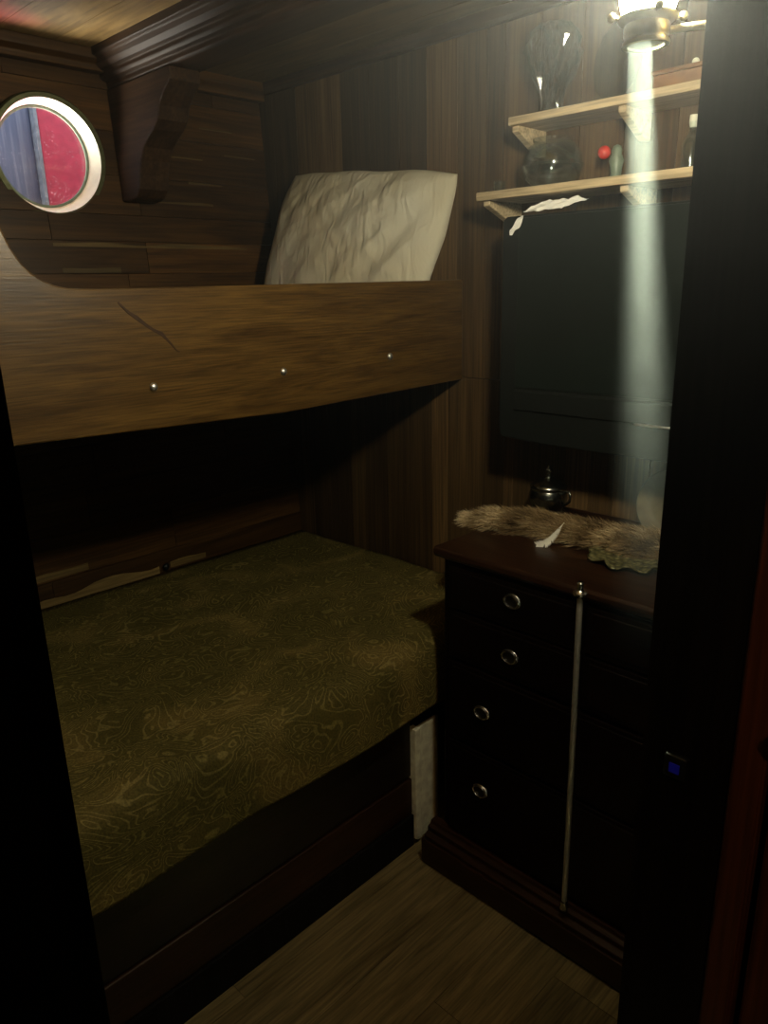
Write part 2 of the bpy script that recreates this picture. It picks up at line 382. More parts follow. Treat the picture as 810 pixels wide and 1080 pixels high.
def fabric_pillow():
    m, nt, b = new_mat('pillow_cotton'); L = nt.links.new
    b.inputs['Roughness'].default_value = .85; b.inputs['Specular IOR Level'].default_value = .15
    tc = N(nt, 'ShaderNodeTexCoord'); n = N(nt, 'ShaderNodeTexNoise', inp={'Scale': 3.5, 'Detail': 2}); L(tc.outputs['Object'], n.inputs['Vector'])
    r = ramp(nt, [(.3, (.52, .46, .31)), (.7, (.64, .62, .51))]); L(n.outputs['Fac'], r.inputs[0]); L(r.outputs[0], b.inputs['Base Color'])
    mp = N(nt, 'ShaderNodeMapping', inp={'Rotation': (.9, 0, 0), 'Scale': (8, 26, 7)}); L(tc.outputs['Object'], mp.inputs[0])
    n2 = N(nt, 'ShaderNodeTexNoise', inp={'Scale': 1, 'Detail': 3, 'Distortion': 2.0}); L(mp.outputs[0], n2.inputs['Vector'])
    bp = N(nt, 'ShaderNodeBump', inp={'Strength': .6, 'Distance': .012}); L(n2.outputs['Fac'], bp.inputs['Height']); L(bp.outputs[0], b.inputs['Normal'])
    return m
def brocade():
    m, nt, b = new_mat('olive_brocade'); L = nt.links.new
    b.inputs['Roughness'].default_value = .8; b.inputs['Specular IOR Level'].default_value = .2
    tc = N(nt, 'ShaderNodeTexCoord')
    mp = N(nt, 'ShaderNodeMapping', inp={'Scale': (1.0, 1.25, 1.25)}); L(tc.outputs['Object'], mp.inputs[0])
    n = N(nt, 'ShaderNodeTexNoise', inp={'Scale': 6.5, 'Detail': 1.6, 'Roughness': .5, 'Distortion': 1.5}); L(mp.outputs[0], n.inputs['Vector'])
    mu = N(nt, 'ShaderNodeMath', operation='MULTIPLY'); mu.inputs[1].default_value = 120; L(n.outputs['Fac'], mu.inputs[0])
    si = N(nt, 'ShaderNodeMath', operation='SINE'); L(mu.outputs[0], si.inputs[0])
    r = ramp(nt, [(.45, (0, 0, 0)), (.95, (1, 1, 1))]); L(si.outputs[0], r.inputs[0])
    n3 = N(nt, 'ShaderNodeTexNoise', inp={'Scale': 4.2, 'Detail': 2.5, 'Distortion': 1.0}); L(mp.outputs[0], n3.inputs['Vector'])
    r3 = ramp(nt, [(.42, (.092, .076, .019)), (.54, (.115, .094, .024)), (.64, (.175, .130, .036))]); L(n3.outputs['Fac'], r3.inputs[0])
    mx = N(nt, 'ShaderNodeMix', data_type='RGBA', blend_type='MIX'); L(r.outputs[0], mx.inputs[0])
    r4 = ramp(nt, [(.42, (.185, .155, .045)), (.6, (.27, .21, .07))]); L(n3.outputs['Fac'], r4.inputs[0])
    L(r3.outputs[0], mx.inputs[6]); L(r4.outputs[0], mx.inputs[7])
    n4 = N(nt, 'ShaderNodeTexNoise', inp={'Scale': 260, 'Detail': 2}); L(tc.outputs['Object'], n4.inputs['Vector'])
    r5 = ramp(nt, [(.3, (.6, .6, .6)), (.7, (1.15, 1.15, 1.15))]); L(n4.outputs['Fac'], r5.inputs[0])
    m2 = N(nt, 'ShaderNodeMix', data_type='RGBA', blend_type='MULTIPLY'); m2.inputs[0].default_value = 1
    L(mx.outputs[2], m2.inputs[6]); L(r5.outputs[0], m2.inputs[7]); L(m2.outputs[2], b.inputs['Base Color'])
    ad = N(nt, 'ShaderNodeMath', operation='MULTIPLY_ADD'); ad.inputs[1].default_value = .4; L(n4.outputs['Fac'], ad.inputs[0]); L(r.outputs[0], ad.inputs[2])
    bp = N(nt, 'ShaderNodeBump', inp={'Strength': .35, 'Distance': .003}); L(ad.outputs[0], bp.inputs['Height']); L(bp.outputs[0], b.inputs['Normal'])
    return m
def fur_mat():
    m, nt, b = new_mat('brown_fur'); L = nt.links.new
    b.inputs['Roughness'].default_value = .6; b.inputs['Specular IOR Level'].default_value = .25
    at = N(nt, 'ShaderNodeAttribute', attribute_name='plank'); sep = N(nt, 'ShaderNodeSeparateColor'); L(at.outputs['Color'], sep.inputs[0])
    r = ramp(nt, [(0, (.06, .035, .014)), (.45, (.33, .225, .105)), (1, (.85, .70, .43))]); L(sep.outputs[0], r.inputs[0]); L(r.outputs[0], b.inputs['Base Color'])
    return m
def pane_mat():
    m, nt, b = new_mat('porthole_glass'); L = nt.links.new; nt.nodes.remove(b)
    tc = N(nt, 'ShaderNodeTexCoord'); v = N(nt, 'ShaderNodeTexVoronoi', inp={'Scale': 120, 'Randomness': 1.0}); L(tc.outputs['Object'], v.inputs['Vector'])
    r = ramp(nt, [(.12, (.8, .8, .8)), (.22, (.0, .0, .0))]); L(v.outputs['Distance'], r.inputs[0])
    n = N(nt, 'ShaderNodeTexNoise', inp={'Scale': 14, 'Detail': 3}); L(tc.outputs['Object'], n.inputs['Vector'])
    r2 = ramp(nt, [(.42, (.0, .0, .0)), (.7, (.14, .14, .14))]); L(n.outputs['Fac'], r2.inputs[0])
    mu = N(nt, 'ShaderNodeMath', operation='MULTIPLY'); L(r.outputs[0], mu.inputs[0]); L(r2.outputs[0], mu.inputs[1])
    tr = N(nt, 'ShaderNodeBsdfTransparent'); di = N(nt, 'ShaderNodeBsdfTranslucent', inp={'Color': (.9, .92, .95, 1)})
    gl = N(nt, 'ShaderNodeBsdfGlossy', inp={'Roughness': .05, 'Color': (.9, .9, .9, 1)})
    m1 = N(nt, 'ShaderNodeMixShader'); L(mu.outputs[0], m1.inputs[0]); L(tr.outputs[0], m1.inputs[1]); L(di.outputs[0], m1.inputs[2])
    m2 = N(nt, 'ShaderNodeMixShader'); m2.inputs[0].default_value = .05; L(m1.outputs[0], m2.inputs[1]); L(gl.outputs[0], m2.inputs[2])
    L(m2.outputs[0], nt.nodes['Material Output'].inputs[0]); return m
def streak_mat():
    m, nt, b = new_mat('streaked_blue_hull'); L = nt.links.new
    tc = N(nt, 'ShaderNodeTexCoord'); mp = N(nt, 'ShaderNodeMapping', inp={'Scale': (26, 4, 1.4)}); L(tc.outputs['Object'], mp.inputs[0])
    n = N(nt, 'ShaderNodeTexNoise', inp={'Scale': 1, 'Detail': 4}); L(mp.outputs[0], n.inputs['Vector'])
    r = ramp(nt, [(.35, (.085, .11, .19)), (.52, (.15, .18, .28)), (.68, (.36, .40, .49))]); L(n.outputs['Fac'], r.inputs[0]); L(r.outputs[0], b.inputs['Base Color'])
    return m
def plate_mat():
    m, nt, b = new_mat('doily_relief'); L = nt.links.new
    b.inputs['Roughness'].default_value = .5; b.inputs['Metallic'].default_value = .15
    tc = N(nt, 'ShaderNodeTexCoord'); v = N(nt, 'ShaderNodeTexVoronoi', inp={'Scale': 90}); L(tc.outputs['Object'], v.inputs['Vector'])
    r = ramp(nt, [(.1, (.34, .31, .15)), (.5, (.13, .125, .05)), (.8, (.04, .04, .015))]); L(v.outputs['Distance'], r.inputs[0]); L(r.outputs[0], b.inputs['Base Color'])
    bp = N(nt, 'ShaderNodeBump', inp={'Strength': .8, 'Distance': .006}); bp.invert = True; L(v.outputs['Distance'], bp.inputs['Height']); L(bp.outputs[0], b.inputs['Normal'])
    return m
def pink_mat():
    return plain('pink_cloth', (.62, .20, .27), .85, bump=.4, bscale=26, vary=.2)

# ================================================================== STRUCTURE
XW = 1.66                                     # face of the panelled end wall
def hull_y(z): return 2.03 + .068 * z         # the hull side leans outwards

# floor: laminate planks running along the bunk
mb = MB(); mb.box((-.9, -1.3, -.06), (1.9, 2.4, -.002), .5)
y = -1.3; k = 0
while y < 2.4:
    x = -.9 - random.random() * .5
    while x < 1.9:
        x2 = x + random.choice((.75, .95, 1.2))
        mb.box((max(x, -.9) + .0008, y + .0008, -.02), (min(x2, 1.9) - .0008, y + .1492, 0), random.uniform(.75, 1.15)); x = x2
    y += .15; k += 1
struct(mb, 'floor', W['floor'], 'worn grey brown laminate plank floor')
# ceiling boards across the cabin
mb = MB(); mb.box((-.9, -1.3, 2.085), (1.9, 2.4, 2.15), .5)
x = -.9
while x < 1.9:
    x2 = x + .145
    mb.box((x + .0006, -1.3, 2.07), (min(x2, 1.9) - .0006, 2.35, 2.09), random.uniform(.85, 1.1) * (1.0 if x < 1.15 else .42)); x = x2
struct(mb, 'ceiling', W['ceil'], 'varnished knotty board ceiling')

# hull side: short horizontal planks, leaning, with a round hole for the porthole
PX, PZ, PR = .945, 1.797, .141
mb = MB()
rows = [0, .14, .28, .42, .55, .665, .79, .91, 1.03, 1.15, 1.27, 1.39, 1.50, 1.588, 1.66, 1.765, 1.88, 1.985, 2.1]
for i, (a, b_) in enumerate(zip(rows, rows[1:])):
    x = -.95 + (i * .37) % .6
    cuts = [-.95]
    while x < 1.70:
        if x > cuts[-1] + .1: cuts.append(x)
        x += random.choice((.45, .62, .8))
    if i == 13: cuts = [-.95, .2, .915, 1.7]
    if i == 12: cuts = [-.95, .1, .70, 1.19, 1.7]
    if i == 14: cuts = [-.95, .3, 1.19, 1.7]
    cuts[-1] = 1.70 if cuts[-1] > 1.5 else cuts[-1]
    if cuts[-1] < 1.70: cuts.append(1.70)
    for c, d in zip(cuts, cuts[1:]):
        t = random.uniform(.65, 1.15)
        if i == 12 and d == 1.7: t = 1.5
        if i == 13 and d == 1.7: t = .8
        mb.box((c + .0008, 0, a + .0008), (d - .0008, .02, b_ - .0008), t)
mb.box((-.95, .012, 0), (1.70, .05, 2.2), .3)
# pale sapwood edges left on some planks
def sap(x0, x1, z, th, tone, step=.03):
    up = []; n = max(3, int((x1 - x0) / step))
    for q in range(n + 1):
        xx = x0 + (x1 - x0) * q / n
        up.append((xx, z + th * (.55 + .6 * noise.noise((xx * 9, z * 7, 1.3)))))
    mb.prism([(x0, z - th * .15)] + [(x1, z - th * .15)] + up[::-1], 'y', -.0012, .004, tone)
for v in mb.bm.verts: v.co.y += hull_y(v.co.z)
hull = struct(mb, 'wall_left', W['hull'], 'dark cedar planked hull side of the cabin', 'wall')
cut = MB()
cut.lathe([(PR, -.3), (PR, .3)], 64, Matrix.Translation((PX, hull_y(PZ), PZ)) @ Matrix.Rotation(PI / 2 + math.atan(.068), 4, 'X'))
co = cut.build('cutter', m_brown)
bo = hull.modifiers.new('hole', 'BOOLEAN'); bo.object = co; bo.operation = 'DIFFERENCE'; bo.solver = 'EXACT'
bo.use_self = True
dg = bpy.context.evaluated_depsgraph_get()
hm = bpy.data.meshes.new_from_object(hull.evaluated_get(dg)); hull.modifiers.clear(); hull.data = hm
bpy.data.objects.remove(co, do_unlink=True)

mb = MB()
sap(.915, 1.55, 1.5735, .012, .55); sap(.93, 1.10, 1.505, .016, .4); sap(1.25, 1.44, 1.70, .006, .5)
sap(.45, 1.08, .600, .034, 1.0); sap(1.12, 1.25, .605, .020, .9); sap(.4, .86, .675, .020, .7); sap(1.2, 1.5, .79, .005, .5)
for xx, zz in ((1.30, 1.83), (1.42, 1.92), (1.36, 1.76), (1.5, 1.85)): sap(xx, xx + .12, zz, .006, .45)
for v in mb.bm.verts: v.co.y += hull_y(v.co.z)
tag(mb.build('sapwood', W['sap'], hull), 'pale wavy sapwood edges')
# end wall: vertical planks, with a horizontal seam at bunk height
mb = MB()
mb.box((XW + .012, .20, 0), (XW + .06, 2.3, 2.12), .25)
ups = [2.30, 2.10, 1.985, 1.882, 1.782, 1.665, 1.55, 1.45, 1.345, 1.255, 1.20, 1.10, .99, .88, .76, .65, .54, .43, .30, .20]
tup = [.42, .5, 1.15, 1.5, .52, .42, .55, 1.5, .9, .75, 1.1, .9, 1.15, .85, 1, .95, 1, .9, .9]
for a, b_, t in zip(ups, ups[1:], tup): mb.box((XW, b_ + .0009, 1.2025), (XW + .02, a - .0009, 2.10), t)
lows = [2.30, 2.08, 1.99, 1.90, 1.79, 1.72, 1.62, 1.53, 1.435, 1.375, 1.25, 1.175, 1.145, 1.06, .985, .915, .85, .76, .66, .55, .43, .30, .20]
tlo = [.6, .8, .5, .45, .85, .5, .60, .75, 1.7, 1.0, .7, 1.25, .75, 1.0, 1.7, 1.1, 1.8, .9, .8, 1, .9, .9]
for a, b_, t in zip(lows, lows[1:], tlo): mb.box((XW, b_ + .0009, 0), (XW + .02, a - .0009, 1.2005), t)
struct(mb, 'wall_back', W['panel'], 'end wall of dark vertical wood planks', 'wall')

# front wall with the doorway the picture is taken through; far left end and the passage outside
mb = MB()
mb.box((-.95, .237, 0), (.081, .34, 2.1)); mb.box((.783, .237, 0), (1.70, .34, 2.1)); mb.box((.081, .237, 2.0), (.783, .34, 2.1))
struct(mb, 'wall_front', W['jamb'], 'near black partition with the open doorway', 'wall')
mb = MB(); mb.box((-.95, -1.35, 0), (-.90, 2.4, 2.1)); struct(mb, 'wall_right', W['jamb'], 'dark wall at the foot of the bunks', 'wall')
mb = MB(); mb.box((-.95, -1.36, 0), (1.9, -1.30, 2.1)); mb.box((1.70, -1.3, 0), (1.76, .34, 2.1))
struct(mb, 'wall_rear', W['jamb'], 'dark passage wall behind the doorway', 'wall')
mb = MB(); mb.box((.783, .200, 0), (.84, .2365, 2.05)); mb.box((.778, .203, 0), (.783, .233, 2.05))
struct(mb, 'trim_1', W['casing'], 'reddish wooden door casing at the right of the doorway', 'trim', bevel=.004)
# cornice boards
mb = MB(); mb.prism([(2.115, 2.07), (2.115, 2.045), (2.135, 2.035), (2.135, 2.02), (2.19, 2.02), (2.19, 2.07)], 'x', -.9, 1.66)
struct(mb, 'trim_2', W['hull'], 'dark cornice board along the hull side', 'trim', bevel=.003)
mb = MB(); mb.prism([(1.66, 2.036), (1.645, 2.036), (1.64, 2.045), (1.64, 2.07), (1.66, 2.07)], 'y', .34, 2.12)
struct(mb, 'trim_3', W['beam'], 'dark cornice strip above the plank end wall', 'trim', bevel=.002)
# white corner trim at the end of the bunk base
mb = MB(); mb.prism([(1.262, 1.150), (1.352, 1.150), (1.352, 1.160), (1.262, 1.160)], 'z', 0, .345); mb.box((1.243, 1.134, .02), (1.262, 1.160, .355)); mb.box((1.262, 1.146, 0), (1.28, 1.150, .345))
struct(mb, 'trim_4', m_white, 'white painted upright trim board at the end of the lower bunk base', 'trim', bevel=.002)

# porthole
Mh = Matrix.Translation((PX, hull_y(PZ), PZ)) @ Matrix.Rotation(-PI / 2 + -(-math.atan(.068)), 4, 'X')
# local z of Mh points to +y (outboard)
win = thing('window_1', (PX, hull_y(PZ), PZ), 'round porthole with cream lining and brass rim in the hull planking', 'porthole'); win['kind'] = 'structure'
mb = MB(); mb.lathe([(.1385, -.012), (.150, -.012), (.154, -.006), (.152, .004), (.1385, .004)], 64, Mh, cap=False); 
mb.build('rim', m_rim, win, smooth=True, angle=30)
mb = MB(); mb.lathe([(.1405, -.010), (.1385, -.010), (.1365, .01), (.130, .024), (.125, .038), (.125, .052), (.1405, .052), (.1405, -.010)], 64, Mh, cap=False)
mb.build('lining', m_cream, win, smooth=True, angle=30)
mb = MB(); mb.lathe([(0, .044), (.1250, .044), (.1250, .048), (0, .048)], 64, Mh, cap=False)
mb.build('pane', pane_mat(), win)
mb = MB(); mb.lathe([(.119, .036), (.1255, .036), (.1255, .042), (.119, .042), (.119, .036)], 64, Mh, cap=False)
mb.build('gasket', m_green, win, smooth=True, angle=30)
# what lies outside
bt = thing('neighbouring_boat', (1.1, 2.75, 1.2), 'red and streaked blue boat side seen through the porthole', 'boat')
mb = MB(); mb.box((1.165, 2.72, 1.5), (2.6, 2.80, 2.16)); mb.build('red_side', plain('red_hull_paint', (.55, .045, .09), .6, bscale=40, vary=.12), bt, bevel=.01)
mb = MB(); mb.box((-.4, 2.74, 1.5), (1.160, 2.80, 2.16)); mb.build('blue_side', streak_mat(), bt, bevel=.01)
mb = MB(); mb.box((1.157, 2.71, 1.5), (1.168, 2.745, 2.16)); mb.build('seam_strip', plain('pale_strip', (.25, .28, .32), .5), bt)

# ceiling beam and its knee
mb = MB()
prof = [(1.235, 2.075), (1.235, 1.985), (1.145, 1.985), (1.138, 1.990), (1.138, 2.002), (1.126, 2.006), (1.120, 2.012), (1.120, 2.022), (1.108, 2.026), (1.098, 2.036), (1.092, 2.048), (1.080, 2.052), (1.080, 2.075)]
mb.prism(prof, 'y', .345, 2.165)
solo(mb, 'ceiling_beam', W['beam'], 'dark moulded wooden beam crossing the ceiling', 'beam', bevel=.0025)
kn = thing('knee_bracket', (1.16, 2.14, 1.7), 'dark curved wooden knee under the ceiling beam beside the porthole', 'bracket')
kp = [(hull_y(2.0) - .003, 1.985), (1.835, 1.985), (1.835, 1.955), (1.87, 1.930), (1.895, 1.905), (1.91, 1.875), (1.935, 1.855), (1.965, 1.84), (1.995, 1.82), (2.015, 1.79), (2.03, 1.755), (2.04, 1.72), (2.06, 1.70), (2.09, 1.695), (hull_y(1.695) - .003, 1.695)]
mb = MB(); mb.prism(kp, 'x', 1.135, 1.225)
mb.build('knee', W['beam'], kn, bevel=.004)

# ================================================================== UPPER BUNK
ub = thing('upper_bunk', (.9, 1.34, 1.2), 'upper bunk with a varnished brown rail board across the cabin', 'bunk')
rp = [(.05, 1.70), (.34, 1.695), (.40, 1.675), (.44, 1.64), (.466, 1.595), (.485, 1.554), (.497, 1.52), (.509, 1.499), (.522, 1.484), (.54, 1.471), (.558, 1.463), (.58, 1.458), (.628, 1.4555), (1.10, 1.458), (1.655, 1.461), (1.657, 1.196), (1.03, 1.185), (.455, 1.204), (.05, 1.215)]
mb = MB(); mb.prism(rp, 'y', 1.32, 1.345)
rail = mb.build('rail_board', W['rail'], ub, bevel=.003)
for bx in ((.719, 1.275), (1.032, 1.275), (1.368, 1.281)):
    mb = MB(); mb.lathe([(.0085, 0), (.0085, .001), (.0075, .003), (.005, .0052), (0, .006)], 20, Matrix.Translation((bx[0], 1.3195, bx[1])) @ Matrix.Rotation(PI / 2, 4, 'X'))
    tag(mb.build('bolt', m_bolt, rail, smooth=True), 'steel domed bolt head')
mb = MB()
cr = [(.668, 1.432), (.675, 1.424), (.688, 1.412), (.70, 1.404), (.715, 1.392), (.73, 1.381), (.748, 1.372), (.756, 1.363), (.766, 1.352), (.775, 1.340), (.782, 1.336)]
L_, R_ = [], []
for i, (x, z) in enumerate(cr):
    hw = .0008 + .0018 * math.sin(PI * min(1, (i + .4) / 9)); hw *= random.uniform(.7, 1.2)
    L_.append((x + hw, z + hw)); R_.append((x - hw, z - hw))
mb.prism(L_ + R_[::-1], 'y', 1.3193, 1.322); mb.build('crack', plain('crack_dark', (.035, .014, .004), .8), rail)
mb = MB(); mb.box((.05, 1.345, 1.196), (1.657, 2.105, 1.214)); mb.build('base_board', W['base'], ub)
mb = MB(); mb.box((.07, 1.35, 1.214), (1.65, 2.105, 1.335)); mb.build('mattress', m_mattress, ub, bevel=.02, seg=3)

# pillow leaning against the end wall
def pillow():
    mb = MB(); nu, nv = 110, 80
    # corners in (y, z, x): bottom left, bottom right, top right, top left
    BL, BR, TR, TL = Vector((1.485, 2.01, 1.345)), Vector((1.525, 1.385, 1.345)), Vector((1.628, 1.300, 1.725)), Vector((1.600, 1.940, 1.785))
    nrm = (BR - BL).cross(TL - BL).normalized()
    if nrm.x > 0: nrm = -nrm
    def f(side):
        def g(a, c):
            u_, v_ = 2 * a - 1, 2 * c - 1
            a2 = .5 + .5 * u_ * (1.03 - .075 * abs(v_) ** 3 + .018 * noise.noise((v_ * 2.2, u_ * .6, 4))); c2 = .5 + .5 * v_ * (1.03 - .065 * abs(u_) ** 3 + .02 * noise.noise((u_ * 2.4, v_ * .5, 9)))
            p = BL.lerp(BR, a2).lerp(TL.lerp(TR, a2), c2)
            e = (1 - abs(2 * a - 1) ** 2.6) * (1 - abs(2 * c - 1) ** 2.6)
            th = .078 * max(e, 0) ** .5
            # edges draw in between the corners
            ctr = BL.lerp(TR, .5)
            pin = .018 * (1 - abs(2 * a - 1) ** 2) * abs(2 * c - 1) ** 3 + .006 * (1 - abs(2 * c - 1) ** 2) * abs(2 * a - 1) ** 3
            p = p.lerp(ctr, pin)
            q = Vector((p.x * 5, p.y * 5.5, p.z * 5.5))
            wv = noise.noise(q) * .012 + noise.noise(Vector((q.x, q.y * 2.2 + q.z * 1.6, q.z * .9))) * .009
            rd = abs(noise.noise(Vector((3.1, (p.y * .8 + p.z) * 9, (p.y - p.z * .7) * 2.6)))) * .014
            rd += abs(noise.noise(Vector((7.7, (p.y * .9 - p.z * .5) * 17 + 2 * noise.noise(q), (p.y * .5 + p.z) * 5)))) * .008
            rd += abs(noise.noise(Vector((1.7, (p.y * .35 + p.z) * 30 + 3 * noise.noise(q), (p.y - p.z * .4) * 7)))) * .0075
            # creases fanning out of the corner at the top
            d = th * side + (wv - rd) * min(1, e * 2.2)
            return p + nrm * d
        return g
    g1 = mb.grid(f(1), nu, nv); g2 = mb.grid(f(-.5), nu, nv)
    bmesh.ops.remove_doubles(mb.bm, verts=mb.bm.verts, dist=.0006)
    return mb
solo(pillow(), 'pillow', fabric_pillow(), 'creased off white pillow leaning on the end wall of the upper bunk', 'pillow', smooth=True)

# ================================================================== LOWER BUNK
lb = thing('lower_bunk', (.9, 1.15, 0), 'lower bunk on a dark boxed wooden base', 'bunk')
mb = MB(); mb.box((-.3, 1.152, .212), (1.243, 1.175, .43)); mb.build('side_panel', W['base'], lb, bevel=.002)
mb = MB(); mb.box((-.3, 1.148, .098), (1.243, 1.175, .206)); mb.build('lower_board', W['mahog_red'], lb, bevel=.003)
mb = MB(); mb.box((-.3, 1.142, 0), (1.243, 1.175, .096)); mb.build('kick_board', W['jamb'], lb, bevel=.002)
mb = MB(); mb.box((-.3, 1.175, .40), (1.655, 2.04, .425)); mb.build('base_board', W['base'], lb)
mb = MB(); mb.box((-.3, 1.145, .426), (1.652, 2.05, .585)); mb.build('mattress', m_mattress, lb, bevel=.03, seg=3)
def spread():
    mb = MB()
    prof = [(2.062, .598), (1.9, .600), (1.7, .603), (1.5, .602), (1.3, .601), (1.2, .600), (1.165, .597), (1.142, .588), (1.127, .572), (1.120, .55), (1.116, .52), (1.113, .48), (1.111, .44), (1.110, .413)]
    def at(t):
        s = t * (len(prof) - 1); i = min(int(s), len(prof) - 2); k = s - i
        return prof[i][0] * (1 - k) + prof[i + 1][0] * k, prof[i][1] * (1 - k) + prof[i + 1][1] * k
    def g(a, t):
        x = -.25 + a * (1.652 + .25); y, z = at(t)
        h = .004 * noise.noise((x * 3, y * 3, 0)) + .003 * noise.noise((x * 7, y * 7, 4))
        if z > .58: z += h
        fall = max(0, (.59 - z) / .18)
        y += fall * (.006 * math.sin(x * 11) + .006 * noise.noise((x * 5, 2, 1)))
        z += fall * .004 * noise.noise((x * 6, 9, 1))
        return (x, y, z)
    mb.grid(g, 120, 60); return mb
solo(spread(), 'bedspread', brocade(), 'olive gold brocade bedspread draped over the lower bunk', 'bedspread', smooth=True, solid=.006)
mb = MB(); mb.ball((1.10, hull_y(.605) - .008, .613), .011, 14, (1, .8, 1))
solo(mb, 'knob', m_black, 'tiny black knob on the hull planking at the back of the lower bunk', 'knob', smooth=True)

# ================================================================== DRESSER
DL, DR, DT = 1.05, .37, .875
ds = thing('dresser', (1.45, .71, 0), 'dark mahogany dresser with oval ring handles against the end wall', 'dresser')
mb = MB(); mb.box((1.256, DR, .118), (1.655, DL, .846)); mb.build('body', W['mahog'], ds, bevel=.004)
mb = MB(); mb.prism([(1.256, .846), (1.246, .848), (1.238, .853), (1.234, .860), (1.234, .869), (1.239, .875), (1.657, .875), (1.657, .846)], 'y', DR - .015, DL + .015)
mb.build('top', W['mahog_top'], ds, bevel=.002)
mb = MB(); mb.box((1.650, DR, .875), (1.6585, DL, .892)); mb.build('back_ledge', W['mahog_top'], ds, bevel=.002)
mb = MB()
mb.prism([(1.262, .118), (1.240, .118), (1.236, .110), (1.226, .106), (1.226, .094), (1.212, .088), (1.212, .078), (1.262, .078)], 'y', DR - .03, DL + .03)
mb.prism([(1.63, .078), (1.206, .078), (1.206, .012), (1.212, 0), (1.63, 0)], 'y', DR - .035, DL + .035)
mb.build('base_moulding', W['mahog_top'], ds, bevel=.002)
def handle(cy_, cz, par):
    mb = MB(); n = 40; X = 1.2412
    rot = Matrix.Translation((X, cy_, cz)) @ Matrix.Rotation(-PI / 2, 4, 'Y')
    # oval back plate (local z -> -x)
    mb.lathe([(.0140, 0), (.0150, .0022), (.0165, .0028), (.0185, .003), (.0195, .0018), (.0195, 0)], n, Matrix.Translation((X, cy_, cz)) @ Matrix.Diagonal((1, 1.12, .92, 1)) @ Matrix.Rotation(-PI / 2, 4, 'Y'))
    mb.tube([(X - .0055, cy_ + .0178 * math.cos(a), cz + .0142 * math.sin(a)) for a in [2 * PI * k / n for k in range(n)]], .0019, 8, True)
    for s in (1, -1): mb.ball((X - .004, cy_ + .0185 * s, cz + .001), .0034, 10)
    pl_ = mb.build('handle', m_silver_h, par, smooth=True, angle=40); tag(pl_, 'silvery oval ring handle')
    mb = MB(); mb.lathe([(0, .0016), (.0125, .0016), (.0150, .0026), (.0150, 0), (0, 0)], n, Matrix.Translation((X, cy_, cz)) @ Matrix.Diagonal((1, 1.12, .92, 1)) @ Matrix.Rotation(-PI / 2, 4, 'Y')); mb.build('escutcheon', m_dark_metal, pl_, smooth=True, angle=40)
m_dark_metal = plain('dark_metal', (.06, .055, .045), .35, .9)
m_silver_h = plain('handle_nickel', (.60, .60, .58), .26, 1, bscale=60, vary=.12)
for (z0, z1, y0, y1, hz, hy) in ((.735, .838, .684, 1.025, .799, (.848,)), (.735, .838, .395, .674, .799, (.505,)), (.610, .728, .684, 1.025, .667, (.850,)), (.610, .728, .395, .674, .667, (.505,)),
                             (.395, .598, .395, 1.025, .498, (.923, .45)), (.128, .385, .395, 1.025, .285, (.924, .45))):
    mb = MB(); mb.box((1.2435, y0, z0), (1.262, y1, z1))
    mb.prism([(1.2415, z0 + .012), (1.2415, z1 - .012), (1.25, z1 - .006), (1.25, z0 + .006)], 'y', y0 + .012, y1 - .012)
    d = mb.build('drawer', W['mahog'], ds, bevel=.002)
    for q in hy: handle(q, hz, d)

# rod that keeps the drawers shut
rd = thing('locking_rod', (1.218, .677, .119), 'slim pale metal rod standing upright in front of the dresser drawers', 'rod')
mb = MB(); mb.tube([(1.219, .673, .125), (1.219, .6745, .5), (1.219, .677, .868)], .0062, 16); mb.build('shaft', m_satin, rd, smooth=True, angle=40)
mb = MB(); mb.lathe([(.0062, .862), (.0105, .866), (.0145, .870), (.0145, .874), (.0095, .877), (.0072, .880), (.0072, .893), (.005, .896), (0, .8965)], 24, Matrix.Translation((1.219, .677, 0)))
tag(mb.build('cap', m_steel, rd, smooth=True, angle=35), 'bright collar and tip')
mb = MB(); mb.lathe([(.0095, .119), (.0095, .124), (.008, .128), (.0085, .136), (.0062, .140)], 20, Matrix.Translation((1.219, .673, 0)))
tag(mb.build('ferrule', m_steel, rd, smooth=True, angle=35), 'bright foot ferrule')

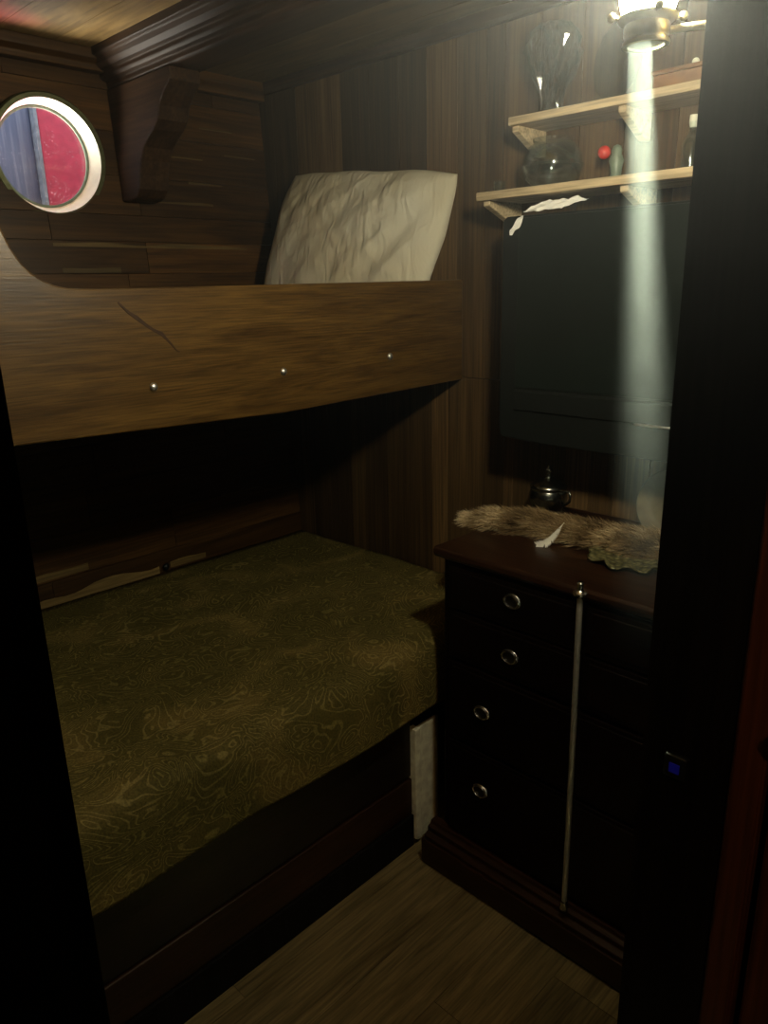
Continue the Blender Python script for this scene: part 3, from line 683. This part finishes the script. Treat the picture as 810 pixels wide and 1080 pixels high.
# ------------------------------------------------------------------ things on the dresser
Z0 = .875
def fur():
    mb = MB()
    ctr = [(1.42, 1.115), (1.445, 1.06), (1.475, 1.0), (1.49, .94), (1.50, .87), (1.505, .80), (1.515, .73), (1.525, .66), (1.53, .58)]
    hw = [.016, .033, .048, .050, .056, .060, .062, .066, .06]
    def at(t):
        s = t * (len(ctr) - 1); i = min(int(s), len(ctr) - 2); k = s - i
        c = Vector((*ctr[i], 0)).lerp(Vector((*ctr[i + 1], 0)), k); h = hw[i] * (1 - k) + hw[i + 1] * k
        d = (Vector((*ctr[i + 1], 0)) - Vector((*ctr[i], 0))).normalized(); return c, h, Vector((-d.y, d.x, 0)), d
    def P(t, u):
        c, h, n, d = at(t); h *= 1 + .18 * noise.noise((t * 9, u * 2, 3))
        q = c + n * (h * u); q.z = Z0 + .002 + .024 * (1 - u * u) * (.6 + .5 * noise.noise((t * 7, u * 2, 8)) + .3) * (.5 if t < .08 else 1); return q, n, d
    mb.tone = .15
    mb.grid(lambda a, b_: P(a, b_ * 2 - 1)[0], 50, 14)
    for k in range(15000):
        t, u = random.random(), random.uniform(-1, 1)
        p, n, d = P(t, u)
        ln = random.uniform(.020, .046) * (.75 if t < .12 else 1)
        flow = (d * -.55 + n * (u * .8 - .15) + Vector((0, 0, .75 - .35 * abs(u)))).normalized()
        flow = (flow + Vector((random.uniform(-.5, .5), random.uniform(-.5, .5), random.uniform(-.3, .45)))).normalized()
        mid = p + flow * ln * .55; tip = p + flow * ln + Vector((0, 0, -.22 * ln)) + d * (-.25 * ln)
        if tip.z < Z0 + .001: tip.z = Z0 + .001
        side = flow.cross(Vector((random.uniform(-1, 1), random.uniform(-1, 1), random.uniform(-1, 1)))).normalized() * .00085
        v = [mb.bm.verts.new(q) for q in (p - side, p + side, mid + side * .8, mid - side * .8, tip)]
        tone = min(1, max(0, .36 + .55 * noise.noise((p.x * 22, p.y * 22, 2)) + random.uniform(-.2, .25) + (.25 if t < .2 else 0)))
        f1 = mb.bm.faces.new((v[0], v[1], v[2], v[3])); f2 = mb.bm.faces.new((v[3], v[2], v[4]))
        for l in f1.loops: l[mb.cl] = (tone * (.6 if l.vert in (v[0], v[1]) else 1), 0, 0, 1)
        for l in f2.loops: l[mb.cl] = (tone, 0, 0, 1)
    return mb
solo(fur(), 'fur_pelt', fur_mat(), 'long brown fur pelt lying across the dresser top', 'fur')
# feather hanging over the front of the pelt
ft = thing('feather', (1.40, .86, Z0), 'small white feather hanging over the front of the fur pelt', 'feather')
qp = [Vector((1.470, .868, .915)), Vector((1.452, .866, .910)), Vector((1.432, .864, .902)), Vector((1.412, .866, .892)), Vector((1.398, .872, .884)), Vector((1.386, .886, .879))]
mb = MB(); mb.tube(qp, [.0012, .0012, .001, .0008, .0006, .0003], 6); mb.build('quill', m_feather, ft, smooth=True)
mb = MB(); VW = Vector((.80, .50, -.32)).normalized()
def qat(t):
    s = t * (len(qp) - 1); i = min(int(s), len(qp) - 2); return qp[i].lerp(qp[i + 1], s - i), (qp[i + 1] - qp[i]).normalized()
for k in range(170):
    t = .12 + .88 * k / 170; p, d = qat(t); s = 1 if k % 2 else -1
    wdt = .022 * (max(0, t - .1) ** .8) * (1.25 - .55 * t) * (1.25 if s > 0 else .8) * random.uniform(.85, 1.1)
    n = (d.cross(VW).normalized() * s + d * .7 - VW * random.uniform(.0, .25)).normalized()
    e = p + n * wdt; w_ = d * .0012
    a, b_, c = mb.bm.verts.new(p - w_), mb.bm.verts.new(p + w_), mb.bm.verts.new(e)
    mb._paint([mb.bm.faces.new((a, b_, c))], 1)
mb.build('vane', m_feather, ft)
# ornate relief mat
def doily():
    mb = MB(); n = 96
    def edge(a): return .074 * (1 + .10 * math.cos(a * 8) + .05 * noise.noise((math.cos(a) * 2, math.sin(a) * 2, 5)))
    def g(a, b_):
        an = a * 2 * PI; r = edge(an) * b_
        z = Z0 + .0085 + .003 * noise.noise((r * math.cos(an) * 40, r * math.sin(an) * 40, 1)) + .005 * b_ ** 4 * (1 + .6 * math.cos(an * 9))
        return (1.425 + r * math.cos(an) * .88, .685 + r * math.sin(an) * 1.12, z)
    mb.grid(g, n, 12); bmesh.ops.remove_doubles(mb.bm, verts=mb.bm.verts, dist=.0002); return mb
solo(doily(), 'doily', plate_mat(), 'ornate scalloped olive doily lying on the dresser in front of the fur', 'doily', smooth=True, solid=.004)
# silver lidded pot
PC = Vector((1.600, .995, Z0)); Tp = Matrix.Translation(PC)
pot = thing('lidded_pot', PC, 'tarnished silver lidded pot with finial behind the fur pelt', 'pot')
mb = MB(); mb.lathe([(.022, .014), (.034, .020), (.044, .032), (.0485, .046), (.0485, .058), (.046, .068), (.0435, .073), (.046, .076), (.046, .079), (.040, .079)], 48, Tp); mb.build('body', m_silver, pot, smooth=True, angle=50)
mb = MB(); mb.lathe([(.0465, .079), (.0465, .082), (.041, .087), (.030, .095), (.018, .100), (.008, .104), (.006, .107)], 48, Tp); lid = mb.build('lid', m_silver, pot, smooth=True, angle=50)
mb = MB(); mb.lathe([(.006, .106), (.009, .109), (.005, .112), (.0085, .117), (.0095, .121), (.007, .126), (.003, .130), (.0035, .133), (0, .136)], 24, Tp); mb.build('finial', m_silver, lid, smooth=True)
mb = MB(); hd = Vector((-.1, -1, 0)).normalized()
mb.tube([PC + hd * r + Vector((0, 0, z)) for r, z in ((.044, .068), (.054, .076), (.064, .076), (.069, .066), (.066, .052), (.056, .043), (.046, .040))], .0034, 10); mb.build('handle', m_silver, pot, smooth=True)
for k in range(4):
    a = PI / 4 + k * PI / 2; c = PC + Vector((math.cos(a) * .030, math.sin(a) * .030, 0))
    mb = MB(); mb.tube([c + Vector((0, 0, .026)), c + Vector((math.cos(a) * .006, math.sin(a) * .006, .012)), c + Vector((math.cos(a) * .005, math.sin(a) * .005, .0005))], [.007, .004, .0055], 10); mb.build('foot', m_silver, pot, smooth=True)
# round plate leaning against the wall
mb = MB(); tilt = math.atan(.30)
Mp = Matrix.Translation((1.620, .680, Z0 + .083)) @ Matrix.Rotation(-PI / 2 + .24, 4, 'Y')
mb.lathe([(0, 0), (.050, 0), (.056, .004), (.062, .005), (.080, .010), (.082, .012), (.080, .014), (.060, .0085), (.052, .006), (.046, .004), (0, .004)], 64, Mp)
solo(mb, 'plate', plain('stoneware', (.13, .105, .05), .45, bscale=30), 'round tan plate leaning on the wall at the back of the dresser', 'plate', smooth=True, angle=40)

# ================================================================== TELEVISION
tv = thing('television', (1.53, .79, 1.09), 'black flat television hung below the shelves on the end wall', 'television')
def bow(y, z0=1.083, k=.10): return z0 + k * max(0, abs(y - .79) - .10) ** 2 * 1.6
TL_, TR_ = 1.083, .50
bot = [(y, bow(y)) for y in [TL_ - .012 - (TL_ - TR_ - .024) * i / 24 for i in range(25)]]
outl = [(TL_ - .004, bot[0][1] + .006)] + bot + [(TR_ + .004, bot[-1][1] + .006), (TR_, 1.12), (TR_, 1.585), (TR_ + .01, 1.593), (TL_ - .01, 1.593), (TL_, 1.585), (TL_, 1.12)]
mb = MB(); mb.prism(outl, 'x', 1.503, 1.565); mb.build('housing', m_black, tv, bevel=.003)
mb = MB(); mb.box((1.5005, TR_ + .03, 1.212), (1.506, TL_ - .045, 1.588)); mb.build('screen', m_screen, tv, bevel=.0015)
mb = MB(); mb.prism([(1.496, 1.160), (1.496, 1.203), (1.506, 1.209), (1.506, 1.155)], 'y', TR_ + .03, TL_ - .045); mb.build('speaker_strip', m_black, tv, bevel=.001)
mb = MB(); mb.tube([(1.4955, .60, 1.157), (1.4955, .728, 1.157)], .0028, 12); tag(mb.build('chrome_strip', m_bolt, tv, smooth=True), 'bright chrome strip under the screen')
mb = MB(); mb.box((1.565, .66, 1.20), (1.66, .92, 1.48)); mb.build('wall_mount', m_black, tv, bevel=.004)
# crumpled paper on top
def paper():
    mb = MB()
    def g(a, b_):
        y = 1.025 - .095 * a; fold = abs(((a * 2.6) % 1) - .5)
        return (1.497 + .05 * b_ + .004 * math.sin(a * 14), y - .035 * b_ , 1.5955 + .004 + .026 * b_ ** .8 * (.7 + .6 * fold) + .004 * noise.noise((a * 6, b_ * 5, 2)))
    mb.grid(g, 30, 10); return mb
solo(paper(), 'paper', m_paper, 'crumpled white paper lying on the television top', 'paper', solid=.0006)
def scrap():
    mb = MB()
    def g(a, b_):
        wd = .004 + .012 * math.sin(PI * a) ** .7
        return (1.497 + .002 * math.sin(a * 9), 1.058 - .034 * a * (1 - a * .2) + wd * (b_ - .5) + .004, 1.548 + .046 * a + .006 * (b_ - .5))
    g2 = mb.grid(g, 14, 4); return mb
def scrap2():
    mb = MB()
    def g(a, b_):
        wd = .005 + .013 * math.sin(PI * min(1, a * 1.1)) ** .8
        return (1.4985 - .003 * b_ - .002 * math.sin(a * 7), 1.056 - .030 * a + wd * (b_ - .5), 1.553 + .042 * a + .003 * math.sin(a * 11))
    mb.grid(g, 16, 5); return mb
solo(scrap2(), 'paper', m_paper, 'small torn white paper tag hanging at the left corner of the television', 'paper', solid=.0006)

# ================================================================== SHELVES
def shelf(name, yl, yr, zt, xf, th, label, br_y):
    s = thing(name, (1.6, (yl + yr) / 2, zt - th), label, 'shelf')
    mb = MB(); mb.box((xf, yr, zt - th), (1.658, yl, zt)); mb.build('board', W['shelf'], s, bevel=.002)
    for by in br_y:
        mb = MB(); mb.prism([(1.655, zt - th), (xf + .012, zt - th), (xf + .012, zt - th - .012), (1.635, zt - th - .055), (1.655, zt - th - .055)], 'y', by - .009, by + .009)
        mb.build('bracket', W['shelf'], s, bevel=.002)
    return s
shelf('shelf', 1.167, .649, 1.6525, 1.510, .018, 'longer pale pine shelf just above the television', (1.145, .80))
shelf('shelf', 1.095, .640, 1.803, 1.530, .017, 'upper shorter pale pine shelf holding the glass ornaments', (1.083, .825))
SL, SU = 1.6525, 1.803
# cut glass vase
vz = Matrix.Translation((1.595, 1.025, SU))
mb = MB()
prof = [(.030, 0), (.032, .006), (.024, .014), (.022, .03), (.028, .05), (.040, .075), (.052, .10), (.058, .125), (.056, .145), (.048, .165), (.034, .178), (.020, .170), (.010, .12), (0, .06)]
def star(a, i): return 1 + (.13 * math.cos(9 * a + (i % 2) * PI) + .20 * noise.noise((math.cos(a) * 3.5, math.sin(a) * 3.5, i * 1.7))) * (1 if 2 < i < 11 else .3)
mb.lathe(prof, 40, vz, star)
solo(mb, 'crystal_vase', glass('cut_crystal', (.93, .97, .96), .36), 'leafy cut crystal vase at the left end of the upper shelf', 'vase')
# glass dish on edge
mb = MB(); Mg = Matrix.Translation((1.622, .875, SU + .082)) @ Matrix.Rotation(-PI / 2 + .22, 4, 'Y') @ Matrix.Diagonal((1.0, .66, 1, 1))
mb.lathe([(0, 0), (.05, 0), (.075, .010), (.083, .014), (.083, .017), (.074, .014), (.05, .005), (0, .005)], 56, Mg, lambda a, i: 1 + (.02 * math.cos(a * 14) if i in (3, 4) else 0))
solo(mb, 'glass_dish', m_glass, 'oval clear glass dish standing on edge on the upper shelf', 'dish', smooth=True, angle=40)
# small box by the lamp
bx = thing('trinket_box', (1.575, .70, SU), 'small brown wooden box at the right end of the upper shelf', 'box')
mb = MB(); mb.box((1.54, .665, SU), (1.61, .765, SU + .024)); mb.build('body', m_box, bx, bevel=.003)
mb = MB(); mb.box((1.537, .662, SU + .0245), (1.613, .768, SU + .032)); ld = mb.build('lid', m_box, bx, bevel=.003)
mb = MB(); mb.ball((1.56, .69, SU + .038), .007, 12); tag(mb.build('knob', m_cream, ld, smooth=True), 'cream knob')
# round glass jar lying on the lower shelf
jr = thing('glass_bowl', (1.585, 1.015, SL), 'large round clear glass bowl on the lower shelf', 'bowl')
mb = MB(); Mj = Matrix.Translation((1.585, 1.01, SL))
mb.lathe([(.0, .001), (.036, .001), (.040, .004), (.060, .018), (.068, .042), (.066, .066), (.054, .086), (.044, .094), (.046, .102), (.043, .102), (.041, .094), (.051, .084), (.0625, .065), (.0645, .042), (.057, .020), (.038, .0075), (0, .0065)], 56, Mj)
mb.build('body', m_glass, jr, smooth=True, angle=60)
mb = MB(); mb.tube([(1.585 + .0685 * math.cos(a) * 1.0, 1.01 + .0685 * math.sin(a), SL + .046) for a in [2 * PI * k / 48 for k in range(48)]], .0022, 8, True); mb.build('rib', m_glass, jr, smooth=True)
# shot glass
mb = MB(); mb.lathe([(0, .0005), (.0125, .0005), (.0145, .026), (.0130, .026), (.0112, .006), (0, .006)], 28, Matrix.Translation((1.565, 1.140, SL)))
solo(mb, 'shot_glass', m_glass, 'tiny clear shot glass at the left end of the lower shelf', 'glass', smooth=True, angle=40)
# little figure with a red ball
fg = thing('figurine', (1.60, .87, SL), 'small grey green figurine holding a red ball on the lower shelf', 'figurine')
mb = MB(); mb.lathe([(.016, 0), (.017, .006), (.011, .014), (.013, .03), (.016, .042), (.010, .054), (.011, .062), (.008, .07), (0, .073)], 24, Matrix.Translation((1.60, .862, SL))); mb.build('body', m_green, fg, smooth=True)
mb = MB(); mb.ball((1.582, .882, SL + .058), .0135, 18); tag(mb.build('ball', m_red, fg, smooth=True), 'red ball')
# small bottle at the right
bt2 = thing('glass_bottle', (1.585, .70, SL), 'small clear glass bottle at the right end of the lower shelf', 'bottle')
mb = MB(); mb.lathe([(0, .001), (.018, .001), (.019, .006), (.019, .05), (.014, .062), (.0075, .070), (.0075, .084), (.009, .086), (.009, .090), (.0055, .090), (.0055, .07), (.012, .06), (.016, .05), (.016, .006), (0, .005)], 32, Matrix.Translation((1.585, .695, SL))); mb.build('body', m_glass, bt2, smooth=True, angle=50)
mb = MB(); mb.lathe([(.006, .080), (.008, .0905), (.0075, .102), (0, .103)], 20, Matrix.Translation((1.585, .695, SL))); tag(mb.build('stopper', m_cream, bt2, smooth=True, angle=40), 'pale stopper')

# ================================================================== LAMP
LX, LY = .81, .412
lp = thing('wall_lamp', (LX, .34, 1.65), 'glowing bulb lamp in a brass collar on the partition by the doorway', 'lamp')
T = Matrix.Translation((LX, LY, 0))
m_bulb = emit('bulb_glow', (1.0, .91, .66), BULB)
mb = MB(); mb.lathe([(.018, 1.697), (.024, 1.703), (.028, 1.716), (.031, 1.738), (.031, 1.768), (.027, 1.793), (.018, 1.809), (0, 1.815)], 20, T); mb.build('bulb', m_bulb, lp, smooth=True)
mb = MB(); mb.lathe([(.017, 1.697), (.0215, 1.697), (.0225, 1.694), (.0225, 1.687), (.0215, 1.685), (.0215, 1.682), (.0232, 1.681), (.0235, 1.679), (.0230, 1.677), (.018, 1.677), (.018, 1.680)], 40, T); mb.build('collar', m_brass, lp, smooth=True, angle=40)
mb = MB(); mb.lathe([(.021, 1.696), (.027, 1.698), (.0295, 1.701), (.0295, 1.703), (.026, 1.701), (.019, 1.699)], 40, T); mb.build('gallery', m_brass, lp, smooth=True, angle=40)
mb = MB(); mb.lathe([(0, 1.679), (.0178, 1.679), (.0178, 1.682), (0, 1.682)], 32, T); mb.build('lens', plain('streak_disc', (.7, .7, .7), .3), lp)  # made-up disc in the collar where the added streak light starts
for k in range(4):
    a = k * PI / 2 + .75; c = Vector((LX, LY, 1.700)) + Vector((math.cos(a), math.sin(a), 0)) * .022; e = Vector((LX, LY, 1.703)) + Vector((math.cos(a), math.sin(a), 0)) * .036
    mb = MB(); mb.tube([c, e], .002, 8); mb.ball(e, .0046, 12); mb.build('thumbscrew', m_brass, lp, smooth=True)
mb = MB(); mb.tube([(LX + .012, LY - .017, 1.690), (LX + .022, LY - .045, 1.690), (LX + .03, .343, 1.690)], .004, 12); mb.build('arm', m_brass, lp, smooth=True)
mb = MB(); mb.lathe([(.024, 0), (.024, .003), (.014, .008), (0, .009)], 28, Matrix.Translation((LX + .03, .3402, 1.690)) @ Matrix.Rotation(-PI / 2, 4, 'X')); mb.build('backplate', m_brass, lp, smooth=True, angle=40)
# added disc light under the collar, there only to draw the flare streak
ld_ = bpy.data.lights.new('streak_light', 'AREA'); ld_.shape = 'DISK'; ld_.size = .036; ld_.energy = STREAK; ld_.color = (.96, 1.0, .68); ld_.spread = math.radians(9)
lo_ = bpy.data.objects.new('streak_light', ld_); C.objects.link(lo_); lo_.location = (LX, LY, 1.6785)
dirv = Vector((.838, .338, .75)) - Vector((LX, LY, 1.6785)); lo_.rotation_euler = dirv.to_track_quat('-Z', 'Y').to_euler()

# ================================================================== DOORWAY BITS
dr = thing('door', (.80, -.15, 0), 'brown cabin door standing open at the right edge', 'door')
mb = MB(); mb.box((.786, -.48, .01), (.822, .192, 1.98)); mb.build('leaf', W['casing'], dr, bevel=.004)
mb = MB(); mb.lathe([(.014, 0), (.014, .004), (.007, .008), (.007, .016), (.012, .022), (.012, .028), (0, .032)], 24, Matrix.Translation((.786, .180, .985)) @ Matrix.Rotation(-PI / 2, 4, 'Y')); tag(mb.build('knob', m_brass, dr, smooth=True, angle=40), 'small brass knob')
il = thing('charger', (.783, .294, .90), 'small black charger with a dim blue light on the doorway edge', 'charger')
mb = MB(); mb.box((.772, .280, .885), (.783, .308, .915)); mb.build('body', m_black, il, bevel=.003)
mb = MB(); mb.box((.7705, .288, .894), (.7725, .300, .906)); tag(mb.build('indicator', emit('blue_led', (.01, .012, .35), .07), il), 'dim blue light')

# ================================================================== HAZE
hz, nt, b = new_mat('glare_haze'); nt.nodes.remove(b)  # added scatter volume: lens glare round the bulb, fading down the streak
vsn = N(nt, 'ShaderNodeVolumeScatter', inp={'Color': (.86, .95, 1, 1), 'Density': HAZE, 'Anisotropy': 0.62})
geo = N(nt, 'ShaderNodeTexCoord'); sp = N(nt, 'ShaderNodeSeparateXYZ'); nt.links.new(geo.outputs['Object'], sp.inputs[0])
mr = N(nt, 'ShaderNodeMapRange', interpolation_type='SMOOTHSTEP'); mr.inputs['From Min'].default_value = .95; mr.inputs['From Max'].default_value = 1.70; mr.inputs['To Min'].default_value = 0; mr.inputs['To Max'].default_value = HAZE
nt.links.new(sp.outputs['Z'], mr.inputs['Value']); ds_ = N(nt, 'ShaderNodeVectorMath', operation='DISTANCE'); ds_.inputs[1].default_value = (.81, .41, 1.70); nt.links.new(geo.outputs['Object'], ds_.inputs[0])
mr2 = N(nt, 'ShaderNodeMapRange', interpolation_type='SMOOTHSTEP'); mr2.inputs['From Min'].default_value = .25; mr2.inputs['From Max'].default_value = .85; mr2.inputs['To Min'].default_value = 1.25; mr2.inputs['To Max'].default_value = 0.0
nt.links.new(ds_.outputs['Value'], mr2.inputs['Value'])
mm = N(nt, 'ShaderNodeMath', operation='MULTIPLY'); nt.links.new(mr.outputs['Result'], mm.inputs[0]); nt.links.new(mr2.outputs['Result'], mm.inputs[1])
nt.links.new(mm.outputs[0], vsn.inputs['Density'])
nt.links.new(vsn.outputs[0], nt.nodes['Material Output'].inputs['Volume'])
mb = MB(); mb.box((-.1, -.4, .8), (1.50, 1.30, 2.068))
tag(mb.build('haze', hz), 'thin bluish haze added for the glare around the lamp', 'haze', kind='stuff')
